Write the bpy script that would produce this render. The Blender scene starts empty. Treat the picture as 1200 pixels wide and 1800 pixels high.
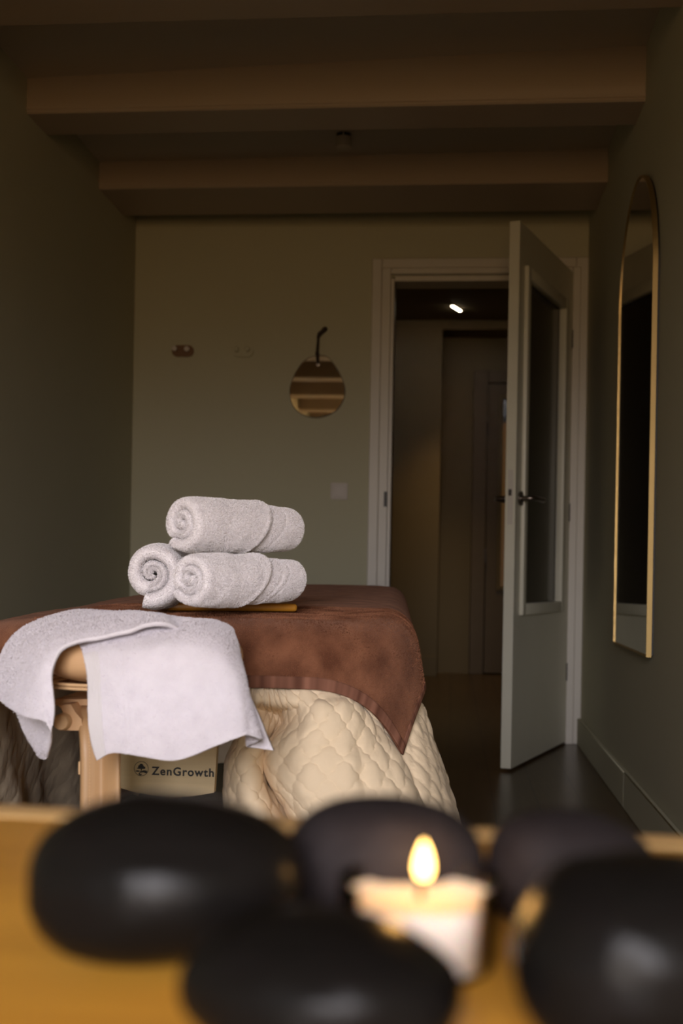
import bpy, bmesh, math, random
import numpy as np
from mathutils import Vector, Matrix, noise

random.seed(7); RNG = np.random.default_rng(7)
S = bpy.context.scene
COL = S.collection
PI = math.pi

# ------------------------------------------------------------------ camera
F, ROLL, CX, CY, YAW, HC = 2100.0, math.radians(1.0), 600.0, 1003.6, math.atan(195 / 2100), 0.72
fw = Vector((-math.sin(YAW), math.cos(YAW), 0)); r0 = Vector((math.cos(YAW), math.sin(YAW), 0)); u0 = Vector((0, 0, 1))
rt = r0 * math.cos(ROLL) + u0 * math.sin(ROLL); up = -r0 * math.sin(ROLL) + u0 * math.cos(ROLL)
cd = bpy.data.cameras.new('camera'); cam = bpy.data.objects.new('camera', cd); COL.objects.link(cam)
cam.matrix_world = Matrix(((rt.x, up.x, -fw.x, 0), (rt.y, up.y, -fw.y, 0), (rt.z, up.z, -fw.z, HC), (0, 0, 0, 1)))
cd.sensor_fit = 'AUTO'; cd.sensor_width = 36; cd.sensor_height = 24; cd.lens = F / 1800 * 36
cd.shift_y = (CY - 900) / 1800; cd.clip_start = 0.01; cd.clip_end = 60
cd.dof.use_dof = True; cd.dof.focus_distance = 2.05; cd.dof.aperture_fstop = 5.4
S.camera = cam

# ------------------------------------------------------------------ world and daylight
S.view_settings.view_transform = 'Standard'; S.view_settings.look = 'None'
S.view_settings.gamma = 1.0; S.view_settings.exposure = 0.0; S.view_settings.use_curve_mapping = False
w = bpy.data.worlds.new('daylight'); S.world = w; w.use_nodes = True
nt = w.node_tree; nt.nodes.clear()
tc = nt.nodes.new('ShaderNodeTexCoord'); sp = nt.nodes.new('ShaderNodeSeparateXYZ')
rp = nt.nodes.new('ShaderNodeValToRGB'); bg = nt.nodes.new('ShaderNodeBackground'); ow = nt.nodes.new('ShaderNodeOutputWorld')
mr = nt.nodes.new('ShaderNodeMapRange'); mr.inputs[1].default_value = -0.3; mr.inputs[2].default_value = 0.5
nt.links.new(tc.outputs['Generated'], sp.inputs[0]); nt.links.new(sp.outputs[2], mr.inputs[0])
nt.links.new(mr.outputs[0], rp.inputs[0]); nt.links.new(rp.outputs[0], bg.inputs[0]); nt.links.new(bg.outputs[0], ow.inputs[0])
e = rp.color_ramp.elements
e[0].position = 0.22; e[0].color = (0.22, 0.125, 0.048, 1)
e[1].position = 0.85; e[1].color = (1.15, 1.10, 1.16, 1)
for p_, c_ in ((0.385, (0.42, 0.31, 0.20, 1)), (0.46, (0.80, 0.75, 0.75, 1))):
    m_ = e.new(p_); m_.color = c_
bg.inputs[1].default_value = 30.5
WIN = (-0.70, 0.48, 0.46, 2.02)          # window opening x0 x1 z0 z1 in the front wall
YF = -1.90                                # inner face of the front wall
pl = bpy.data.lights.new('window_portal', 'AREA'); po = bpy.data.objects.new('window_portal', pl); COL.objects.link(po)
pl.shape = 'RECTANGLE'; pl.size = WIN[1] - WIN[0]; pl.size_y = WIN[3] - WIN[2]; pl.cycles.is_portal = True
po.location = ((WIN[0] + WIN[1]) / 2, YF - 0.02, (WIN[2] + WIN[3]) / 2); po.rotation_euler = (PI / 2, 0, 0)
S.cycles.use_denoising = True
S.cycles.max_bounces = 10; S.cycles.diffuse_bounces = 5; S.cycles.transparent_max_bounces = 12
S.cycles.caustics_reflective = False; S.cycles.caustics_refractive = False

# ------------------------------------------------------------------ helpers: picture coordinates to places
def ray(x, y):
    u, v = x - CX, y - CY
    a = (u * math.cos(ROLL) + v * math.sin(ROLL)) / F
    b = (u * math.sin(ROLL) - v * math.cos(ROLL)) / F
    return Vector((a * math.cos(YAW) - math.sin(YAW), a * math.sin(YAW) + math.cos(YAW), b))
CAM = Vector((0, 0, HC))
def aY(x, y, Y): r = ray(x, y); return CAM + r * (Y / r.y)
def aZ(x, y, Z): r = ray(x, y); return CAM + r * ((Z - HC) / r.z)
def aX(x, y, X): r = ray(x, y); return CAM + r * (X / r.x)

# ------------------------------------------------------------------ helpers: objects
def link(name, me, mat=None, parent=None):
    o = bpy.data.objects.new(name, me); COL.objects.link(o)
    if mat is not None and me is not None: me.materials.append(mat)
    if parent is not None: o.parent = parent
    return o
def tag(o, label, cat=None, group=None, kind=None):
    o['label'] = label
    if cat: o['category'] = cat
    if group: o['group'] = group
    if kind: o['kind'] = kind
    return o
def empty(name, loc=(0, 0, 0), rz=0.0):
    o = bpy.data.objects.new(name, None); COL.objects.link(o); o.empty_display_size = .05
    o.location = loc; o.rotation_euler = (0, 0, rz); return o
def fin(name, bm, mat, parent=None, smooth=True, angle=40):
    bmesh.ops.recalc_face_normals(bm, faces=bm.faces)
    me = bpy.data.meshes.new(name); bm.to_mesh(me); bm.free()
    if smooth:
        me.polygons.foreach_set('use_smooth', [True] * len(me.polygons))
        try: me.set_sharp_from_angle(angle=math.radians(angle))
        except Exception: pass
    return link(name, me, mat, parent)
def bx(bm, x0, x1, y0, y1, z0, z1, bev=0.0, seg=2, M=None):
    r = bmesh.ops.create_cube(bm, size=1.0); vs = r['verts']
    for v in vs:
        v.co = Vector((x0 + (v.co.x + .5) * (x1 - x0), y0 + (v.co.y + .5) * (y1 - y0), z0 + (v.co.z + .5) * (z1 - z0)))
    if bev > 0:
        es = list({ed for v in vs for ed in v.link_edges})
        q = bmesh.ops.bevel(bm, geom=es, offset=bev, segments=seg, affect='EDGES', profile=0.5)
        vs = list({v for f in q['faces'] for v in f.verts} | {v for v in vs if v.is_valid})
    if M is not None: bmesh.ops.transform(bm, matrix=M, verts=vs)
    return vs
def box(name, x0, x1, y0, y1, z0, z1, mat, parent=None, bev=0.0, seg=2, M=None):
    bm = bmesh.new(); bx(bm, x0, x1, y0, y1, z0, z1, bev, seg, M); return fin(name, bm, mat, parent)
def tube(bm, pts, rad, n=12, cap=True):
    pts = [Vector(p) for p in pts]; rings = []
    if not hasattr(rad, '__len__'): rad = [rad] * len(pts)
    prev = None
    for i, p in enumerate(pts):
        t = (pts[min(i + 1, len(pts) - 1)] - pts[max(i - 1, 0)]).normalized()
        if prev is None:
            a = Vector((0, 0, 1)) if abs(t.z) < .9 else Vector((1, 0, 0)); n1 = t.cross(a).normalized()
        else:
            n1 = (prev - t * prev.dot(t)).normalized()
        prev = n1; n2 = t.cross(n1)
        rings.append([bm.verts.new(p + (n1 * math.cos(2 * PI * k / n) + n2 * math.sin(2 * PI * k / n)) * rad[i]) for k in range(n)])
    for a, b in zip(rings, rings[1:]):
        for k in range(n): bm.faces.new((a[k], a[(k + 1) % n], b[(k + 1) % n], b[k]))
    if cap: bm.faces.new(rings[0][::-1]); bm.faces.new(rings[-1])
def lathe(bm, prof, n=40, c=(0, 0, 0), axis='z'):
    rings = []
    for r, z in prof:
        ring = []
        for k in range(n):
            q = (r * math.cos(2 * PI * k / n), r * math.sin(2 * PI * k / n), z)
            if axis == 'y': q = (q[0], q[2], q[1])
            if axis == 'x': q = (q[2], q[0], q[1])
            ring.append(bm.verts.new(Vector(c) + Vector(q)))
        rings.append(ring)
    for a, b in zip(rings, rings[1:]):
        for k in range(n): bm.faces.new((a[k], a[(k + 1) % n], b[(k + 1) % n], b[k]))
    if prof[0][0] > 1e-6: bm.faces.new(rings[0][::-1])
    if prof[-1][0] > 1e-6: bm.faces.new(rings[-1])
    bmesh.ops.remove_doubles(bm, verts=bm.verts, dist=1e-6)
def prism(bm, pts, d):
    """closed outline pts extruded along vector d"""
    d = Vector(d); A = [bm.verts.new(Vector(p)) for p in pts]; B = [bm.verts.new(Vector(p) + d) for p in pts]
    n = len(pts); bm.faces.new(A[::-1]); bm.faces.new(B)
    for i in range(n): bm.faces.new((A[i], A[(i + 1) % n], B[(i + 1) % n], B[i]))
def cr(P, t):
    """Catmull-Rom through the rows of P at parameters t (0..n-1)"""
    P = np.asarray(P, float); n = len(P); t = np.clip(t, 0, n - 1); i = np.minimum(t.astype(int), n - 2); f = t - i
    f = f.reshape((-1,) + (1,) * (P.ndim - 1))
    Q = np.concatenate([[2 * P[0] - P[1]], P, [2 * P[-1] - P[-2]]])
    a, b, c, d = Q[i], Q[i + 1], Q[i + 2], Q[i + 3]
    return .5 * (2 * b + (c - a) * f + (2 * a - 5 * b + 4 * c - d) * f ** 2 + (3 * b - a - 3 * c + d) * f ** 3)
def net(C, nu, nv):
    """bicubic surface through the control net C[rows][cols][3]"""
    C = np.asarray(C, float)
    A = cr(C, np.linspace(0, len(C) - 1, nu)); A = np.swapaxes(A, 0, 1)
    B = cr(A, np.linspace(0, C.shape[1] - 1, nv)); return np.swapaxes(B, 0, 1)
def normals(G):
    du = np.gradient(G, axis=0); dv = np.gradient(G, axis=1); n = np.cross(du, dv)
    return n / (np.linalg.norm(n, axis=2, keepdims=True) + 1e-12)
def arcs(G):
    v = np.concatenate([np.zeros((G.shape[0], 1)), np.cumsum(np.linalg.norm(np.diff(G, axis=1), axis=2), axis=1)], axis=1)
    u = np.concatenate([np.zeros((1, G.shape[1])), np.cumsum(np.linalg.norm(np.diff(G, axis=0), axis=2), axis=0)], axis=0)
    return np.repeat(u.mean(axis=1)[:, None], G.shape[1], 1), v - v[:, -1:] * 0
def pn(P, scale, seed=0.0):
    f = P.reshape(-1, 3) * scale + seed
    return np.array([noise.noise(Vector(q)) for q in f]).reshape(P.shape[:-1])
def sheets(name, grids, mat, parent=None, uvs=None, thick=0.0, mask=None):
    """one mesh of one or more grids (each nu x nv x 3), thickened, with uv in metres"""
    V, Fc, UV, off = [], [], [], 0
    for gi, G in enumerate(grids):
        nu, nv = G.shape[:2]; U = uvs[gi] if uvs else arcs(G)
        idx = np.arange(nu * nv).reshape(nu, nv) + off
        V.append(G.reshape(-1, 3)); UV.append(np.stack([U[1].ravel(), U[0].ravel()], 1))
        q = np.stack([idx[:-1, :-1], idx[:-1, 1:], idx[1:, 1:], idx[1:, :-1]], -1).reshape(-1, 4)
        if mask and mask[gi] is not None:
            keep = mask[gi].ravel(); q = q[keep[q - off].all(axis=1)]
        Fc.append(q); off += nu * nv
    V = np.concatenate(V); Fc = np.concatenate(Fc); UV = np.concatenate(UV)
    me = bpy.data.meshes.new(name); me.from_pydata(V.tolist(), [], Fc.tolist())
    ul = me.uv_layers.new(name='UVMap'); li = np.empty(len(me.loops), int); me.loops.foreach_get('vertex_index', li)
    ul.data.foreach_set('uv', UV[li].ravel())
    me.polygons.foreach_set('use_smooth', [True] * len(me.polygons))
    o = link(name, me, mat, parent)
    if thick:
        md = o.modifiers.new('thickness', 'SOLIDIFY'); md.thickness = thick; md.offset = 0
    return o
def addfuzz(V, Fc, N, count, length, seed=1):
    """short terry loops standing on a surface: V verts, Fc quads, N outward normals at verts"""
    rng = np.random.default_rng(seed)
    q = V[Fc]; ar = np.linalg.norm(np.cross(q[:, 1] - q[:, 0], q[:, 3] - q[:, 0]), axis=1)
    pick = rng.choice(len(Fc), count, p=ar / ar.sum()); a, b = rng.random((2, count, 1))
    f = Fc[pick]
    P = (V[f[:, 0]] * (1 - a) + V[f[:, 1]] * a) * (1 - b) + (V[f[:, 3]] * (1 - a) + V[f[:, 2]] * a) * b
    n = N[f[:, 0]] + rng.normal(0, .45, (count, 3)); n /= np.linalg.norm(n, axis=1, keepdims=True)
    s = np.cross(n, rng.normal(0, 1, (count, 3))); s /= np.linalg.norm(s, axis=1, keepdims=True) + 1e-9
    L = length * (0.5 + rng.random((count, 1)))
    T = np.stack([P - s * .0003, P + s * .0003, P + n * L + s * .00025, P + n * L - s * .00025], 1)
    return T.reshape(-1, 3), np.arange(count * 4).reshape(-1, 4)

def loops(o, grids, count, length, seed, m, lift=.0027):
    V, Fq, N, off = [], [], [], 0
    for G in grids:
        nu, nv = G.shape[:2]; idx = np.arange(nu * nv).reshape(nu, nv) + off
        n_ = normals(G); fl = np.sign((n_ * (np.array(CAM) - G)).sum(axis=2, keepdims=True)); n_ = n_ * fl
        V.append((G + n_ * lift).reshape(-1, 3)); N.append(n_.reshape(-1, 3)); Fq.append(np.stack([idx[:-1, :-1], idx[:-1, 1:], idx[1:, 1:], idx[1:, :-1]], -1).reshape(-1, 4)); off += nu * nv
    FV, FF = addfuzz(np.concatenate(V), np.concatenate(Fq), np.concatenate(N), count, length, seed)
    me = bpy.data.meshes.new('terry_pile'); me.from_pydata(FV.tolist(), [], FF.tolist())
    q = link('terry_pile', me, m, o); q['kind'] = 'stuff'; return q

# ------------------------------------------------------------------ materials
def mat(name, col, rough=.6, metal=0.0, var=None, vscale=8, bump=0.0, bscale=200, coat=0, spec=.5, detail=3, uv=False, stretch=None, sheen=0, ior=None, tint=None):
    m = bpy.data.materials.new(name); m.use_nodes = True; t = m.node_tree; b = t.nodes['Principled BSDF']
    b.inputs['Base Color'].default_value = (*col, 1); b.inputs['Roughness'].default_value = rough
    b.inputs['Metallic'].default_value = metal; b.inputs['Specular IOR Level'].default_value = spec
    if ior: b.inputs['IOR'].default_value = ior
    if tint: b.inputs['Sheen Tint'].default_value = (*tint, 1)
    if coat: b.inputs['Coat Weight'].default_value = coat
    if sheen: b.inputs['Sheen Weight'].default_value = sheen; b.inputs['Sheen Roughness'].default_value = .5
    c = t.nodes.new('ShaderNodeTexCoord'); src = c.outputs['UV' if uv else 'Object']
    if stretch:
        mp = t.nodes.new('ShaderNodeMapping'); mp.inputs['Scale'].default_value = stretch; t.links.new(src, mp.inputs[0]); src = mp.outputs[0]
    nz = t.nodes.new('ShaderNodeTexNoise'); nz.inputs['Scale'].default_value = vscale; nz.inputs['Detail'].default_value = detail
    t.links.new(src, nz.inputs['Vector'])
    k = var if var else tuple(x * .93 for x in col)
    mx = t.nodes.new('ShaderNodeMixRGB'); mx.inputs[1].default_value = (*k, 1); mx.inputs[2].default_value = (*col, 1)
    mrr = t.nodes.new('ShaderNodeMapRange'); mrr.inputs[1].default_value = .35; mrr.inputs[2].default_value = .65
    t.links.new(nz.outputs[0], mrr.inputs[0]); t.links.new(mrr.outputs[0], mx.inputs[0]); t.links.new(mx.outputs[0], b.inputs['Base Color'])
    if bump:
        n2 = t.nodes.new('ShaderNodeTexNoise'); n2.inputs['Scale'].default_value = bscale; n2.inputs['Detail'].default_value = 2
        t.links.new(src, n2.inputs['Vector'])
        bp = t.nodes.new('ShaderNodeBump'); bp.inputs['Strength'].default_value = 1.0; bp.inputs['Distance'].default_value = bump
        t.links.new(n2.outputs[0], bp.inputs['Height']); t.links.new(bp.outputs[0], b.inputs['Normal'])
    return m
def emit(name, col, s):
    m = bpy.data.materials.new(name); m.use_nodes = True; t = m.node_tree; t.nodes.clear()
    e = t.nodes.new('ShaderNodeEmission'); o = t.nodes.new('ShaderNodeOutputMaterial')
    e.inputs[0].default_value = (*col, 1); e.inputs[1].default_value = s; t.links.new(e.outputs[0], o.inputs[0]); return m
def clear(name, tint=(1, 1, 1), refl=.06, rough=.02):
    m = bpy.data.materials.new(name); m.use_nodes = True; t = m.node_tree; t.nodes.clear()
    a = t.nodes.new('ShaderNodeBsdfTransparent'); g = t.nodes.new('ShaderNodeBsdfGlossy'); x = t.nodes.new('ShaderNodeMixShader')
    o = t.nodes.new('ShaderNodeOutputMaterial'); fr = t.nodes.new('ShaderNodeFresnel'); fr.inputs[0].default_value = 1.25
    a.inputs[0].default_value = (*tint, 1); g.inputs['Roughness'].default_value = rough
    t.links.new(fr.outputs[0], x.inputs[0]); t.links.new(a.outputs[0], x.inputs[1]); t.links.new(g.outputs[0], x.inputs[2]); t.links.new(x.outputs[0], o.inputs[0])
    return m
M = {}
M['wall'] = mat('wall_paint', (.47, .45, .325), .85, bump=.0006, bscale=60, vscale=1.5, var=(.455, .435, .315))
M['ceil'] = mat('ceiling_paint', (.50, .43, .35), .8, bump=.0006, bscale=40, vscale=1.2)
M['beam'] = mat('beam_paint', (.39, .31, .24), .45, bump=.0008, bscale=25, vscale=2, stretch=(.2, 1, 1))
M['trim'] = mat('trim_paint', (.58, .54, .48), .4, vscale=3)
M['door'] = mat('door_paint', (.66, .64, .53), .4, vscale=3)
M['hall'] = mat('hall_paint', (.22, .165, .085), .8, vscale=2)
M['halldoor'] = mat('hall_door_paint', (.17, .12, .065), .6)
M['black'] = mat('black_plastic', (.012, .011, .010), .5)
M['steel'] = mat('brushed_steel', (.20, .17, .15), .28, metal=1.0)
M['hinge'] = mat('hinge_metal', (.035, .027, .022), .5, metal=0.0)
M['gold'] = mat('brushed_gold', (.44, .31, .13), .5, metal=1.0)
M['mirror'] = mat('mirror_glass', (.92, .90, .85), .012, metal=1.0)
M['darkglass'] = mat('dark_glass', (.018, .013, .012), .18, spec=.5)
M['glowglass'] = mat('amber_emissive_glass', (.05, .025, .008), .4)
_b = M['glowglass'].node_tree.nodes['Principled BSDF']; _b.inputs['Emission Color'].default_value = (1, .42, .05, 1); _b.inputs['Emission Strength'].default_value = .04  # warm light on the far glass put in as emission, no lamp behind
M['whiteplastic'] = mat('white_plastic', (.60, .55, .52), .6)
M['brownwood'] = mat('brown_wood', (.16, .075, .025), .5, vscale=30, stretch=(1, 1, 5))
M['cord'] = mat('dark_leather', (.03, .015, .008), .7)
M['drape'] = mat('white_hand_towel', (.785, .75, .80), .95, vscale=60, var=(.745, .71, .76), bump=.0009, bscale=420, spec=.1)
M['towel'] = mat('white_terry', (.945, .915, .94), .95, vscale=60, var=(.91, .88, .905), bump=.0008, bscale=420, spec=.1, sheen=.1)
M['hem'] = mat('white_woven_band', (.78, .745, .765), .9, bump=.0012, bscale=600, spec=.1, uv=True, stretch=(1, .15, 1))
M['vinyl'] = mat('tan_vinyl', (.70, .43, .22), .45, vscale=5, bump=.0003, bscale=700, var=(.67, .41, .21))
M['strap'] = mat('tan_strap_vinyl', (.52, .315, .155), .45, vscale=5, var=(.50, .30, .145))
M['thread'] = mat('tan_thread', (.68, .44, .23), .7)
M['panel'] = mat('panel_laminate', (.58, .46, .27), .5, vscale=6, stretch=(1, 1, 25))
M['ink'] = mat('black_ink', (.010, .009, .010), .6)
M['tablewood'] = mat('beech', (.45, .28, .13), .5, vscale=10, stretch=(1, 1, .2))
M['board'] = mat('honey_wood', (.46, .20, .018), .45, vscale=22, stretch=(.35, 3, 3), var=(.34, .13, .010), detail=6, bump=.0004, bscale=60)
M['fore'] = mat('foreground_wood', (.78, .385, .05), .42, vscale=5, stretch=(.6, 6, 6), var=(.54, .25, .032), detail=5)
M['edge'] = mat('pale_edge_wood', (.72, .46, .20), .5, vscale=5, stretch=(.6, 6, 6), var=(.64, .40, .16))
M['stone'] = mat('basalt', (.0065, .0056, .0053), .27, vscale=40, bump=.0004, bscale=120, var=(.006, .0055, .005), spec=.5, ior=1.17)
M['stone2'] = mat('matte_basalt', (.022, .018, .019), .62, vscale=40, bump=.0009, bscale=160, var=(.016, .013, .014), spec=.5, ior=1.2)
M['quilt'] = mat('cream_cotton', (.90, .735, .52), .9, vscale=5, uv=True, bump=.0016, bscale=55, spec=.15, sheen=.1)
M['brown'] = mat('brown_terry', (.27, .115, .062), .97, vscale=20, uv=True, var=(.125, .048, .026), bump=.0022, bscale=520, spec=.04, detail=6, sheen=.34, tint=(.80, .48, .36))
M['brownpile'] = mat('brown_pile', (.36, .16, .09), .97, vscale=17, var=(.14, .055, .030), spec=.03, detail=5)
M['brownhem'] = mat('brown_ribbed_band', (.27, .125, .082), .9, uv=True, vscale=55, stretch=(1, .02, 1), var=(.11, .046, .029), spec=.1, detail=1)
M['clearcup'] = clear('clear_cup')
M['pane'] = clear('window_glass')
M['wick'] = mat('burnt_wick', (.02, .015, .01), .9)
M['flame'] = emit('flame', (1.0, .56, .15), 14)
M['led'] = emit('lamp_glow', (1.0, .86, .62), 14)
wx = mat('white_wax', (.88, .78, .68), .45, spec=.4); M['wax'] = wx
b_ = wx.node_tree.nodes['Principled BSDF']; b_.inputs['Subsurface Weight'].default_value = .6
b_.inputs['Subsurface Radius'].default_value = (.012, .007, .004); b_.inputs['Subsurface Scale'].default_value = 1.0
# floor: dark planks, running into the depth
def floor_mat():
    m = bpy.data.materials.new('dark_plank_floor'); m.use_nodes = True; t = m.node_tree; b = t.nodes['Principled BSDF']
    c = t.nodes.new('ShaderNodeTexCoord'); mp = t.nodes.new('ShaderNodeMapping'); mp.inputs['Rotation'].default_value = (0, 0, PI / 2)
    br = t.nodes.new('ShaderNodeTexBrick'); br.inputs['Color1'].default_value = (.11, .068, .030, 1); br.inputs['Color2'].default_value = (.14, .086, .036, 1)
    br.inputs['Mortar'].default_value = (.02, .012, .007, 1); br.inputs['Scale'].default_value = 1; br.inputs['Mortar Size'].default_value = .002
    br.inputs['Brick Width'].default_value = 1.2; br.inputs['Row Height'].default_value = .14
    t.links.new(c.outputs['Object'], mp.inputs[0]); t.links.new(mp.outputs[0], br.inputs['Vector'])
    nz = t.nodes.new('ShaderNodeTexNoise'); nz.inputs['Scale'].default_value = 6; nz.inputs['Detail'].default_value = 5
    mp2 = t.nodes.new('ShaderNodeMapping'); mp2.inputs['Scale'].default_value = (8, .6, 1); t.links.new(c.outputs['Object'], mp2.inputs[0]); t.links.new(mp2.outputs[0], nz.inputs['Vector'])
    mx = t.nodes.new('ShaderNodeMixRGB'); mx.blend_type = 'MULTIPLY'; mx.inputs[0].default_value = .6
    t.links.new(br.outputs[0], mx.inputs[1]); t.links.new(nz.outputs[0], mx.inputs[2]); t.links.new(mx.outputs[0], b.inputs['Base Color'])
    b.inputs['Roughness'].default_value = .30; b.inputs['Specular IOR Level'].default_value = .5
    return m
M['floor'] = floor_mat()

# ------------------------------------------------------------------ the room
XL, XR, YB, ZC = -1.418, 0.554, 5.169, 2.32
def st(o, label): return tag(o, label, kind='structure')
st(box('floor', -1.9, 1.9, YF - .15, 9.3, -.06, 0, M['floor']), 'dark brown plank floor')
st(box('ceiling', XL - .12, XR + .12, YF - .15, YB + .12, ZC, ZC + .1, M['ceil']), 'painted plank ceiling between the beams')
st(box('wall_left', XL - .12, XL, YF - .15, YB + .12, -.03, ZC + .05, M['wall']), 'left wall in muted olive beige paint')
st(box('wall_right', XR, XR + .12, YF - .15, YB, -.03, ZC + .05, M['wall']), 'right wall carrying the arched mirror')
DX0, DX1, DZ = -.285, .500, 1.995                                  # door opening in the back wall
bm = bmesh.new(); bx(bm, XL, DX0, YB, YB + .12, 0, ZC + .05); bx(bm, DX0, DX1, YB, YB + .12, DZ, ZC + .05); bx(bm, DX1, XR + .12, YB, YB + .12, 0, ZC + .05)
st(fin('wall_back', bm, M['wall'], smooth=False), 'back wall with the doorway and the pebble shaped mirror')
x0, x1, z0, z1 = WIN
bm = bmesh.new(); bx(bm, XL, x0, YF - .12, YF, 0, ZC); bx(bm, x1, XR, YF - .12, YF, 0, ZC); bx(bm, x0, x1, YF - .12, YF, 0, z0); bx(bm, x0, x1, YF - .12, YF, z1, ZC)
st(fin('wall_front', bm, M['wall'], smooth=False), 'front wall behind the camera with the window')
win = st(empty('window_1', ((x0 + x1) / 2, YF - .08, z0)), 'white framed window in the front wall')
bm = bmesh.new(); W2 = (x1 - x0) / 2; H2 = z1 - z0
for a in ((-W2, -W2 + .05, 0, H2), (W2 - .05, W2, 0, H2), (-W2 + .05, W2 - .05, 0, .05), (-W2 + .05, W2 - .05, H2 - .05, H2), (-.02, .02, .05, H2 - .05)):
    bx(bm, a[0], a[1], -.025, .025, a[2], a[3], .004, 1)
fin('window_frame', bm, M['trim'], win)
bm = bmesh.new(); bx(bm, -W2 + .04, W2 - .04, -.004, .004, .04, H2 - .04); fin('window_pane', bm, M['pane'], win)
# ceiling beams: end points differ a little, the old house is not quite square
def beam(i, L, R, depth, label):
    (yl, zl), (yr, zr) = L, R
    bm = bmesh.new(); pts = []
    prof = [(0, 0.006), (.006, 0), (depth - .006, 0), (depth, .006), (depth, .2), (0, .2), (0, .021), (-.004, .019), (-.004, .012), (0, .010)]
    A = [bm.verts.new((XL - .02, yl + p, min(zl + q, ZC + .03))) for p, q in prof]; B = [bm.verts.new((XR + .02, yr + p, min(zr + q, ZC + .03))) for p, q in prof]
    n = len(prof); bm.faces.new(A[::-1]); bm.faces.new(B)
    for k in range(n): bm.faces.new((A[k], A[(k + 1) % n], B[(k + 1) % n], B[k]))
    st(fin('trim_%d' % i, bm, M['beam'], angle=25), label)
beam(1, (3.81, 2.205), (3.665, 2.152), .20, 'painted ceiling beam, the nearer of the two seen whole')
beam(2, (4.615, 2.214), (4.548, 2.196), .36, 'painted ceiling beam close to the back wall')
beam(3, (2.95, 2.185), (2.90, 2.165), .20, 'painted ceiling beam cut by the top of the picture')
for k, y in enumerate((2.05, 1.15, .25, -.65, -1.5)): beam(4 + k, (y, 2.18), (y, 2.17), .2, 'painted ceiling beam over the near part of the room, number %d back' % (k + 1))
# baseboards
bm = bmesh.new(); bx(bm, XR - .016, XR, 3.765, YB - .02, 0, .112, .003, 1); bx(bm, XR - .016, XR, YF, 3.762, 0, .114, .003, 1)
st(fin('baseboard_right', bm, M['wall']), 'painted skirting board with a joint along the right wall')
st(box('baseboard_left', XL, XL + .016, YF, YB, 0, .112, M['wall'], bev=.003, seg=1), 'painted skirting board along the left wall')
st(box('baseboard_back', XL + .016, -.37, YB - .016, YB, 0, .112, M['wall'], bev=.003, seg=1), 'painted skirting board under the back wall')
# door frame: casing, jamb, rebate
bm = bmesh.new()
for a, b, y0, y1, top in ((-.368, -.325, .020, 0, 2.072), (-.325, -.285, .026, 0, 2.03), (-.289, -.270, .010, -.13, 1.99)):
    bx(bm, a, b, YB - y0, YB - y1 , 0, top, .003, 1)
bx(bm, DX1 + .002, XR, YB - .020, YB, 0, 2.072, .003, 1); bx(bm, DX1 - .012, DX1 + .022, YB - .026, YB, 0, 2.03, .003, 1); bx(bm, DX1 - .015, DX1 + .001, YB - .010, YB + .13, 0, 1.99, .003, 1)
bx(bm, -.325, DX1 + .002, YB - .020, YB, 2.03, 2.072, .003, 1); bx(bm, -.285, DX1 - .012, YB - .026, YB, 2.003, 2.03, .003, 1); bx(bm, -.270, DX1 - .015, YB - .010, YB + .13, 1.975, 2.0, .003, 1)
fr = st(fin('trim_10', bm, M['trim']), 'off white door casing around the doorway')
k_ = box('strike_plate', -.300, -.2845, YB - .0272, YB - .024, 1.000, 1.065, M['black'], fr)

# ------------------------------------------------------------------ open door
ang = math.radians(250.7 - 180)
door = st(empty('door_1', (.497, 5.163, 0), ang), 'open pale door with a dark glazed panel')
# leaf runs along local -x; its room face looks along local -y
LW, LZ0, LZ1, TH = .830, .012, 2.004, .038
gx0, gx1, gz0, gz1 = -.715, -.175, .605, 1.822
bm = bmesh.new()
bx(bm, -LW, gx0, 0, TH, LZ0, LZ1); bx(bm, gx1, 0, 0, TH, LZ0, LZ1); bx(bm, gx0, gx1, 0, TH, LZ0, gz0); bx(bm, gx0, gx1, 0, TH, gz1, LZ1)
bmesh.ops.remove_doubles(bm, verts=bm.verts, dist=1e-5)
leaf = fin('door_leaf', bm, M['door'], door, smooth=False)
box('glass_panel', gx0 + .004, gx1 - .004, TH * .5 - .003, TH * .5 + .003, gz0 + .004, gz1 - .004, M['darkglass'], door)
bm = bmesh.new()
for s in (1, -1):                                                  # raised bead on both faces
    y0, y1 = (-.014, .014) if s == 1 else (TH - .014, TH + .014)
    o, i_ = .038, .006
    bx(bm, gx0 - o, gx0 + i_, y0, y1, gz0 - o, gz1 + o, .005, 2); bx(bm, gx1 - i_, gx1 + o, y0, y1, gz0 - o, gz1 + o, .005, 2)
    bx(bm, gx0 + i_, gx1 - i_, y0, y1, gz0 - o, gz0 + i_, .005, 2); bx(bm, gx0 + i_, gx1 - i_, y0, y1, gz1 - i_, gz1 + o, .005, 2)
fin('glazing_bead', bm, M['door'], door)
for s, nm in ((1, 'handle'), (-1, 'handle')):
    yb = 0 if s == 1 else TH; d = -1 if s == 1 else 1
    bm = bmesh.new(); hx = -LW + .055; hz = .998
    pts = [(hx, yb + d * t, hz) for t in (0.0, .03, .042)] + [(hx + .008, yb + d * .052, hz), (hx + .02, yb + d * .056, hz)] + [(hx + t, yb + d * .056, hz) for t in (.06, .10, .125)] + [(hx + .137, yb + d * .05, hz), (hx + .14, yb + d * .036, hz)]
    tube(bm, pts, .0095, 14)
    h = fin(nm, bm, M['steel'], door)
    bm = bmesh.new(); lathe(bm, [(0, 0), (.026, 0), (.026, .006), (.023, .009), (0, .009)], 30, (hx, yb if s == 1 else yb, hz), 'y')
    if s == 1: bmesh.ops.translate(bm, verts=bm.verts, vec=(0, -.009, 0))
    fin('rose', bm, M['steel'], h)
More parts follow.
